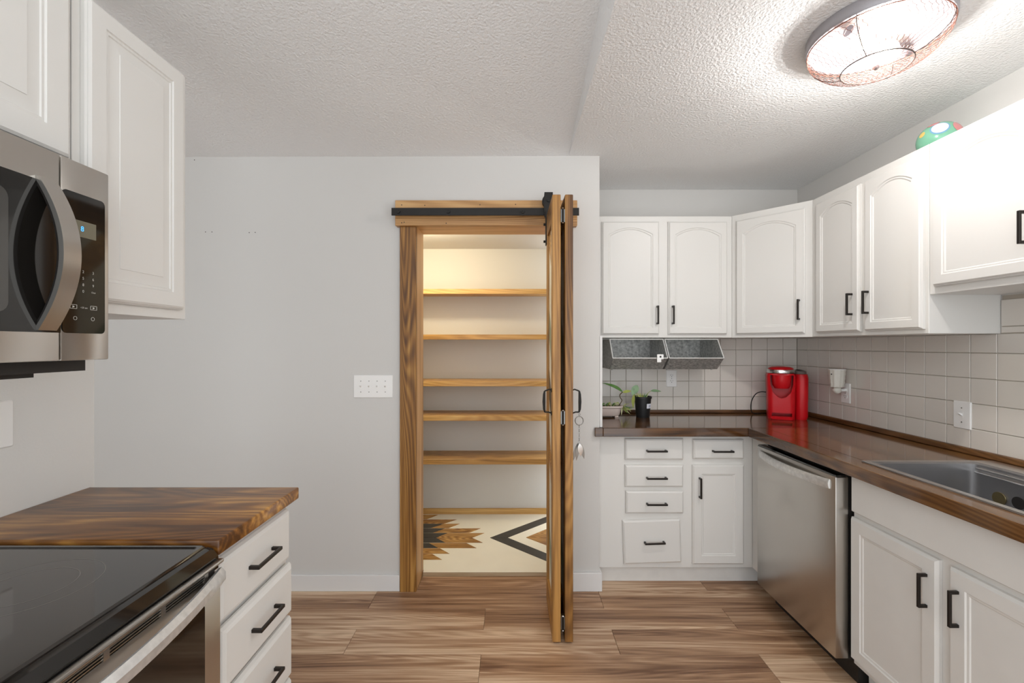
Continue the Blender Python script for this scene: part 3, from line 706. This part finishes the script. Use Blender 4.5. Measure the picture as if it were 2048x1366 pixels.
# ================================================================== SMALL THINGS ON THE RIGHT
# galvanized hanging bins
def bin_(label, x0, x1):
    t = thing('metal_bin', label, 'bin', ((x0+x1)/2, 3.0, 1.244), 'galvanized bins under the wall cabinet')
    A, Bp, Cc, Dd, E = (2.885,1.436),(2.797,1.319),(2.892,1.246),(BK-.010,1.246),(BK-.010,1.436)
    th = .0015
    def sheet(name, p, q, m):
        (y0,z0),(y1,z1) = p, q; l = math.hypot(y1-y0,z1-z0); ny, nz = -(z1-z0)/l*th, (y1-y0)/l*th
        b = B().prism([(y0,z0),(y1,z1),(y1+ny,z1+nz),(y0+ny,z0+nz)], lambda u,v,q_:(q_,u,v), x0, x1); return b.build(name, m, t)
    sheet('front_sheet', Bp, Cc, 'galvanized_dull'); sheet('bottom_sheet', Cc, Dd, 'galvanized_dull'); sheet('back_sheet', Dd, E, 'galvanized')
    for x in (x0, x1-th): B().prism([A,Bp,Cc,Dd,E], lambda u,v,q_:(q_,u,v), x, x+th).build('side_sheet', 'galvanized_dull', t)
    r = .0035; rim = B()
    pts = [(x0,A),(x1,A),(x1,Bp),(x0,Bp)]
    for i in range(4):
        p, q = pts[i], pts[(i+1)%4]; rim.tube([(p[0],p[1][0],p[1][1]),(q[0],q[1][0],q[1][1])], r, 6)
    rim.build('rolled_rim', 'bin_edge', t)
    for x in (x0+.02, x1-.03): B().tube([(x,2.905,1.2455),(x,2.905,1.240)], .006, 8).build('rivet', 'galvanized_dull', t)
    return t
bin_('galvanized metal bin with a white clip on its rim', .620, .957)
bin_('galvanized metal bin with a bare rim', .968, 1.303)
t = thing('plastic_clip', 'small white plastic clip gripping the bin rim', 'clip', (.905, 2.793, 1.30))
b = B().box(.888, .928, 2.783, 2.792, 1.312, 1.343, bev=.003); b.build('jaw', 'plastic_white', t)
B().box(.886, .912, 2.779, 2.7825, 1.294, 1.318, bev=.002, seg=1).build('lever', 'plastic_white', t)
B().tube([(.908,2.7825,1.328),(.908,2.7818,1.328)], .006, 10).build('hole', 'slot_dark', t)
# coffee maker
t = thing('coffee_maker', 'red single-cup coffee maker with silver-ringed lid in the counter corner', 'coffee maker', (1.75, 2.99, .93))
kz = .9302
KM = Matrix.Translation((1.775, 2.965, kz)) @ Matrix.Rotation(math.radians(-27), 4, 'Z')
def rr3(x0,x1,y0,y1,r,z,n=6): return [(x,y,z) for x, y in rrect(x0,x1,y0,y1,r,n)]
b = B().loft([rr3(-.098,.052,-.115,.115,.03,0),rr3(-.100,.052,-.118,.115,.035,.012),rr3(-.102,.054,-.118,.115,.035,.10),rr3(-.106,.056,-.118,.115,.035,.27),rr3(-.100,.050,-.112,.112,.035,.288)])
body = b.xf(KM).build('body', 'red_plastic', t, smooth=40)
b = B().loft([rr3(.0545,.118,-.085,.120,.03,0),rr3(.0545,.124,-.088,.122,.032,.02),rr3(.0545,.126,-.088,.122,.032,.26),rr3(.0545,.122,-.082,.120,.032,.285)])
res = b.xf(KM).build('reservoir', 'red_plastic', t, smooth=40)
b = B().loft([rr3(.053,.120,-.05,.120,.03,.2855),rr3(.053,.118,-.045,.118,.03,.302),rr3(.06,.10,-.02,.10,.03,.308)])
b.xf(KM).build('reservoir_lid', 'grey_top', res, smooth=40)
b = B().lathe([(.074,.2885),(.081,.291),(.083,.302),(.080,.312),(.072,.315)], (-.024,-.045,0), 36, sx=.98, sy=1)
b.xf(KM).build('lid_ring', 'silver', t, smooth=50)
b = B().lathe([(.073,.313),(.070,.322),(.052,.330),(.02,.333)], (-.024,-.045,0), 36); b.xf(KM).build('lid', 'red_plastic', t, smooth=60)
# brew head: rounded cup-shaped recess on the front
def carve(target, poly, y0, y1):
    cut = B().prism(poly, lambda u, v, q: (u, q, v), y0, y1).xf(KM).build('cutter', 'red_plastic', t)
    md = target.modifiers.new('cut', 'BOOLEAN'); md.object = cut; md.operation = 'DIFFERENCE'; md.solver = 'EXACT'
    bpy.context.view_layer.update()
    me = bpy.data.meshes.new_from_object(target.evaluated_get(bpy.context.evaluated_depsgraph_get()))
    target.modifiers.clear(); target.data = me; me.name = target.name
    bpy.data.objects.remove(cut)
carve(body, [(-.087,.279),(-.085,.22),(-.072,.17),(-.045,.14),(-.022,.132),(.001,.14),(.028,.17),(.040,.22),(.042,.279)], -.16, -.035)
carve(body, [(-.078,.018),(.034,.018),(.034,.040),(-.078,.040)], -.16, -.04)
for p in body.data.polygons: p.use_smooth = True
body.data.set_sharp_from_angle(angle=math.radians(40))
b = B().lathe([(.040,.195),(.050,.215),(.054,.25),(.055,.2795)], (-.022,-.092,0), 32); b.xf(KM).build('brew_head', 'red_plastic', body, smooth=50)
b = B().loft([rr3(-.084,.038,-.145,-.118,.012,.001),rr3(-.084,.038,-.147,-.118,.012,.012),rr3(-.080,.034,-.142,-.118,.012,.017)]); b.xf(KM).build('drip_tray', 'red_plastic', t, smooth=40)
cordp = [(1.698,3.04,1.085),(1.672,3.055,1.086),(1.645,3.07,1.07),(1.628,3.085,1.03),(1.622,3.09,.99),(1.628,3.095,.95),(1.65,3.10,.9345),(1.70,3.11,.934)]
def smooth_pts(p, n=6):
    p = [Vector(q) for q in p]; out = []
    for i in range(len(p)-1):
        a, b_, c, d_ = p[max(i-1,0)], p[i], p[i+1], p[min(i+2,len(p)-1)]
        for k in range(n):
            s = k/n; out.append(.5*((2*b_)+(c-a)*s+(2*a-5*b_+4*c-d_)*s*s+(3*b_-a-3*c+d_)*s**3))
    out.append(p[-1]); return out
B().tube(smooth_pts(cordp), .0032, 8).build('power_cord', 'rubber', t, smooth=60)
# wax warmer
t = thing('wax_warmer', 'white quilted wax warmer plugged in above the worktop', 'warmer', (1.925, 2.70, 1.10))
wc = (1.922, 2.692, 1.149)
n = 40
lp = []
for j in range(13):
    z = .004+.100*j/12
    lp.append([(wc[0]+(.034+.008*j/12+.0040*math.cos(10*(2*math.pi*k/n)+j*math.pi/3)*math.cos(j*math.pi/3))*math.cos(2*math.pi*k/n), wc[1]+(.034+.008*j/12+.0040*math.cos(10*(2*math.pi*k/n)+j*math.pi/3)*math.cos(j*math.pi/3))*math.sin(2*math.pi*k/n), wc[2]+z) for k in range(n)])
cup = B().loft(lp).build('shade', 'warmer_white', t, smooth=60)
B().lathe([(.043,.1042),(.0445,.106),(.0445,.109),(.040,.110)], wc, 32).build('dish', 'plastic_white', t, smooth=40)
B().tube([(wc[0]-.0420,wc[1]-.012,1.228),(wc[0]-.0395,wc[1]-.0115,1.228)], .0035, 8).build('vent_hole', 'slot_dark', cup)
B().lathe([(.008,-.036),(.019,-.028),(.023,-.014),(.019,-.004),(.026,0),(.030,.0038)], wc, 24).build('base_knob', 'warmer_white', t, smooth=50)
B().tube([(wc[0]+.018,wc[1]-.004,wc[2]-.016),(wc[0]+.038,wc[1]-.004,wc[2]-.016),(RX-.0145,wc[1]-.004,1.135)], .009, 10).build('plug_arm', 'plastic_white', t, smooth=50)
# planter
t = thing('planter', 'pale pink rectangular planter with curling succulents at the worktop end', 'planter', (.62, 2.98, .93), 'potted plants on the worktop')
pc = (.615, 2.985)
def rr(hx, hy, r, z): return [(pc[0]+x, pc[1]+y, z) for x, y in rrect(-hx,hx,-hy,hy,r,6)]
b = B().loft([rr(.078,.045,.03,.940),rr(.086,.052,.035,.948),rr(.094,.058,.035,.990),rr(.098,.062,.035,.992),rr(.104,.066,.035,.996),rr(.104,.066,.035,1.006),rr(.096,.058,.035,1.006),rr(.092,.055,.035,.996)])
b.build('pot', 'pot_pink', t, smooth=40)
B().loft([rr(.091,.054,.035,.9965),rr(.085,.05,.035,1.0005)]).build('soil', 'soil', t)
for sx in (-1,1):
    for sy in (-1,1): B().box(pc[0]+sx*.062-.012, pc[0]+sx*.062+.012, pc[1]+sy*.034-.008, pc[1]+sy*.034+.008, .9302, .9405, bev=.002, seg=1).build('foot', 'pot_pink', t)
rnd = random.Random(3)
for k in range(16):
    x = pc[0]-.07+.15*k/15; y = pc[1]+rnd.uniform(-.045,.03); a = rnd.uniform(0,6.28); R = rnd.uniform(.012,.024)
    pts = [(x+R*math.cos(a)*(s*1.6), y+R*math.sin(a)*s-.01*s, 1.000+.020*math.sin(s*2.6)) for s in [q/8 for q in range(9)]]
    B().tube(pts, [.003,.004,.0045,.0045,.004,.004,.003,.002,.001], 6).build('succulent_leaf', rnd.choice(['leaf_pale','leaf_yellow','leaf_pale','leaf_green']), t, smooth=60)
vine = smooth_pts([(.700,2.99,.998),(.708,2.97,1.02),(.716,2.965,1.04),(.704,2.96,1.058),(.700,2.95,1.078),(.716,2.945,1.095)])
v_ = B().tube(vine, .003, 6).build('stem', 'stem_brown', t, smooth=60)
leaf_mesh(B(), (.716,2.945,1.095), (-.6,-.1,.62), (0,-.6,.7), .12, .026, .62, 10).build('leaf', 'leaf_green', v_, smooth=60)
leaf_mesh(B(), (.716,2.945,1.093), (.5,-.2,.15), (0,-.5,.8), .055, .03, .1).build('leaf', 'leaf_yellow', v_, smooth=60)
for k in range(34):
    a = rnd.uniform(-.5,1.2); L = rnd.uniform(.03,.075)
    leaf_mesh(B(), (.716+rnd.uniform(-.006,.028), 2.985+rnd.uniform(-.02,.03), rnd.uniform(.975,1.005)), (rnd.uniform(-.3,1.),rnd.uniform(-.5,.2),rnd.uniform(-.35,.35)), (0,-.3,1), L*.85, .008, rnd.uniform(.05,.25), 6).build('trailing_leaf', rnd.choice(['leaf_pale','leaf_yellow','leaf_green']), t, smooth=60)
# black nursery pot
t = thing('potted_plant', 'black plastic nursery pot with a small silvery-leaved plant', 'potted plant', (.852, 2.965, .93), 'potted plants on the worktop')
bc = (.852, 2.965, .9302)
B().lathe([(.042,0),(.043,.004),(.053,.122),(.057,.123),(.0575,.136),(.0535,.136),(.052,.120)], bc, 36).build('pot', 'pot_black', t, smooth=40)
B().lathe([(.0515,.1205),(.03,.124),(.005,.125)], bc, 24).build('soil', 'soil', t)
b = B(); a0 = -math.pi/2+.22
b.loft([[(bc[0]+(.0487+.0012*0+.009*(z-.05)/.1+.0006+off)*math.cos(a0+da), bc[1]+(.0487+.009*(z-.05)/.1+.0006+off)*math.sin(a0+da), bc[2]+z) for da in [.0+.75*k/8 for k in range(9)]] for z, off in ((.062,0),(.092,0),(.092,.0006),(.062,.0006))], False, False)
lb = b.build('label', 'label_white', t)
text_mesh('80', .018, lambda u, v: (bc[0]+(.0538+.09*v)*math.cos(a0+.42+u/.05), bc[1]+(.0538+.09*v)*math.sin(a0+.42+u/.05), bc[2]+.077+v), 'label_print', 'label_ink', lb)
for base, tip, nrm, L, W, bend, m in (
    ((-.03,0,.135),(-.055,-.02,.175),(-.2,-.9,.35),.075,.045,.1,'leaf_silver'),
    ((.02,.01,.135),(.045,-.02,.172),(0,-.5,.8),.066,.026,.18,'leaf_silver'),
    ((-.035,-.01,.13),(-.064,-.03,.150),(-.8,-.5,.2),.085,.026,.2,'leaf_yellow')):
    p0 = Vector(bc)+Vector(base)*1; p1 = Vector(bc)+Vector(tip)
    st = B().tube([p0-Vector((0,0,.014)), p0.lerp(p1,.5)+Vector((0,0,.004)), p1], .0018, 6).build('stem', 'leaf_yellow', t, smooth=60)
    dd = {'leaf_yellow':(-.25,-.15,-1)}.get(m, None)
    if dd is None: dd = (-.55,-.1,-.95) if tip[0] < 0 else (1,-.15,.12)
    bs = p1 if tip[0] > 0 or m == 'leaf_yellow' else p1+Vector((.015,0,.035))
    leaf_mesh(B(), bs, dd, nrm, L, W, bend, 9).build('leaf', m, st, smooth=60)
for k in range(7):
    a = k*.9; leaf_mesh(B(), Vector(bc)+Vector((.02*math.cos(a),.015*math.sin(a),.124)), (.5*math.cos(a),.5*math.sin(a),1), (0,-1,.2), .035, .007, .1, 5).build('shoot', rnd.choice(['leaf_yellow','leaf_pale','leaf_green']), t, smooth=60)
# ceramic ornament on the wall cabinets
t = thing('ceramic_ornament', 'round green ceramic ornament with a white spot on top of the wall cabinets', 'ornament', (1.855, 1.975, ZT))
oc = Vector((1.855,1.975,ZT+.074)); orr = .079
prof = [(orr*math.sin(a), -orr*.93*math.cos(a)) for a in [math.pi*(.1+.9*k/18) for k in range(19)]]; prof[-1] = (.0008, prof[-1][1])
B().lathe(prof, oc, 40).build('body', 'ceramic_green', t, smooth=60)
def spot(az, el, r, m, lift=.0015, name='painted_spot'):
    dv = Vector((math.cos(el)*math.cos(az), math.cos(el)*math.sin(az), math.sin(el))); q = dv.to_track_quat('Z','Y').to_matrix().to_4x4()
    b = B(); lp = []
    for a in (1.0,.8,.5,.15):
        th = r/orr*a; lp.append([((orr+lift*(1.3-a*.6))*math.sin(th)*math.cos(k*math.pi/14),(orr+lift*(1.3-a*.6))*math.sin(th)*math.sin(k*math.pi/14),(orr+lift*(1.3-a*.6))*math.cos(th)) for k in range(28)])
    b.loft(lp, False, True); b.xf(Matrix.Translation(oc) @ Matrix.Diagonal((1,1,.93,1)) @ q); b.build(name, m, t, smooth=60)
spot(math.radians(228), .42, .033, 'ceramic_blue'); spot(math.radians(228), .42, .027, 'ceramic_white', .0032)
spot(math.radians(285), .35, .030, 'ceramic_pink'); spot(math.radians(200), 1.0, .022, 'ceramic_pink'); spot(math.radians(180), .30, .013, 'ceramic_yellow')

# ================================================================== CEILING LAMP
LX, LY = LAMP[0], LAMP[1]
t = thing('ceiling_lamp', 'round flush ceiling lamp with dark metal rim and copper chicken-wire cage', 'lamp', (LX, LY, 2.34))
B().lathe([(.200,0),(.204,-.004),(.204,-.036),(.200,-.041),(.192,-.041),(.188,-.020),(.02,-.016)], (LX,LY,CZ-.0002), 64).build('base_pan', 'lamp_metal', t, smooth=40)
prof = [(.194,2.440),(.198,2.430),(.196,2.415),(.184,2.394),(.160,2.372),(.130,2.354),(.100,2.345)]
def cage(s):
    s = max(0, min(1, s))*(len(prof)-1); i = min(int(s), len(prof)-2); f = s-i
    return prof[i][0]*(1-f)+prof[i+1][0]*f, prof[i][1]*(1-f)+prof[i+1][1]*f
def cp3(a, s): r, z = cage(s); return (LX+r*math.cos(a), LY+r*math.sin(a), z)
b = B(); NA, NR = 56, 9
da = 2*math.pi/NA
for j in range(NR):
    s0 = j/NR; s1 = (j+.35)/NR; s2 = (j+1)/NR
    for k in range(NA):
        a = (k+(.5 if j % 2 else 0))*da
        b.tube([cp3(a, s0), cp3(a, s1)], .0008, 4, False)
        b.tube([cp3(a, s1), cp3(a+da/2, s2)], .0007, 3, False); b.tube([cp3(a, s1), cp3(a-da/2, s2)], .0007, 3, False)
wm = b.build('wire_mesh', 'copper_wire', t)
b = B()      # hexagon wire across the flat bottom
R = .098
for i in range(-11, 12):
    for j in range(-12, 13):
        x = i*.0165+(.00825 if j % 2 else 0); y = j*.0145
        for p, q in (((x,y+.0045),(x,y-.0045)),((x,y-.0045),(x+.00825,y-.010)),((x,y-.0045),(x-.00825,y-.010))):
            if math.hypot(*p) < R and math.hypot(*q) < R: b.tube([(LX+p[0],LY+p[1],2.3445),(LX+q[0],LY+q[1],2.3445)], .0007, 3, False)
b.build('wire_mesh', 'copper_wire', t)
for r, z, rad, m in ((.199,2.432,.0018,'copper_wire'),(.100,2.345,.0020,'thin_wire')):
    B().tube([(LX+r*math.cos(k*math.pi/32), LY+r*math.sin(k*math.pi/32), z) for k in range(65)], rad, 6, False).build('wire_ring', m, t)
for k in range(4):
    a = .65+k*math.pi/2; B().tube([cp3(a, q/12) for q in range(13)], .0014, 5).build('strut', 'thin_wire', t)
B().lathe([(.004,.012),(.010,.008),(.011,0),(.006,-.007),(.001,-.009)], (LX,LY,2.346), 16).build('finial', 'lamp_metal', t, smooth=50)
B().tube([(LX,LY,2.358),(LX,LY,2.46)], .003, 8).build('centre_rod', 'lamp_metal', t)
for k in range(2):
    a = .4+k*math.pi; x, y = LX+.075*math.cos(a), LY+.075*math.sin(a)
    B().tube([(x+.045*math.cos(a),y+.045*math.sin(a),2.428),(x+.075*math.cos(a),y+.075*math.sin(a),2.430)], .017, 14).build('socket', 'lamp_metal', t)
    lp = []
    for rr_, d_ in ((.006,-.034),(.020,-.030),(.029,-.016),(.030,-.002),(.024,.018),(.014,.038),(.013,.045)):
        lp.append([(x+d_*math.cos(a)-rr_*math.cos(q*math.pi/10)*math.sin(a), y+d_*math.sin(a)+rr_*math.cos(q*math.pi/10)*math.cos(a), 2.424+rr_*math.sin(q*math.pi/10)) for q in range(20)])
    B().loft(lp).build('bulb', 'bulb', t, smooth=60)
ld = bpy.data.lights.new('ceiling_lamp_light', 'POINT'); ld.energy = KITCHEN_W; ld.color = (1, .98, .95); ld.shadow_soft_size = .03
lo = bpy.data.objects.new('ceiling_lamp_light', ld); C.objects.link(lo); lo.location = LAMP
lo.parent = t; lo.matrix_parent_inverse = Matrix.Translation((-LX, -LY, -2.34))
# the pantry's own lamp: out of sight behind the door header, its light falls on shelves, floor and jamb
ld = bpy.data.lights.new('pantry_lamp_offscreen', 'POINT'); ld.energy = PANTRY_W; ld.color = (1, .87, .60); ld.shadow_soft_size = .035
lo = bpy.data.objects.new('pantry_lamp_offscreen', ld); C.objects.link(lo); lo.location = (-.62, 2.93, 2.10)
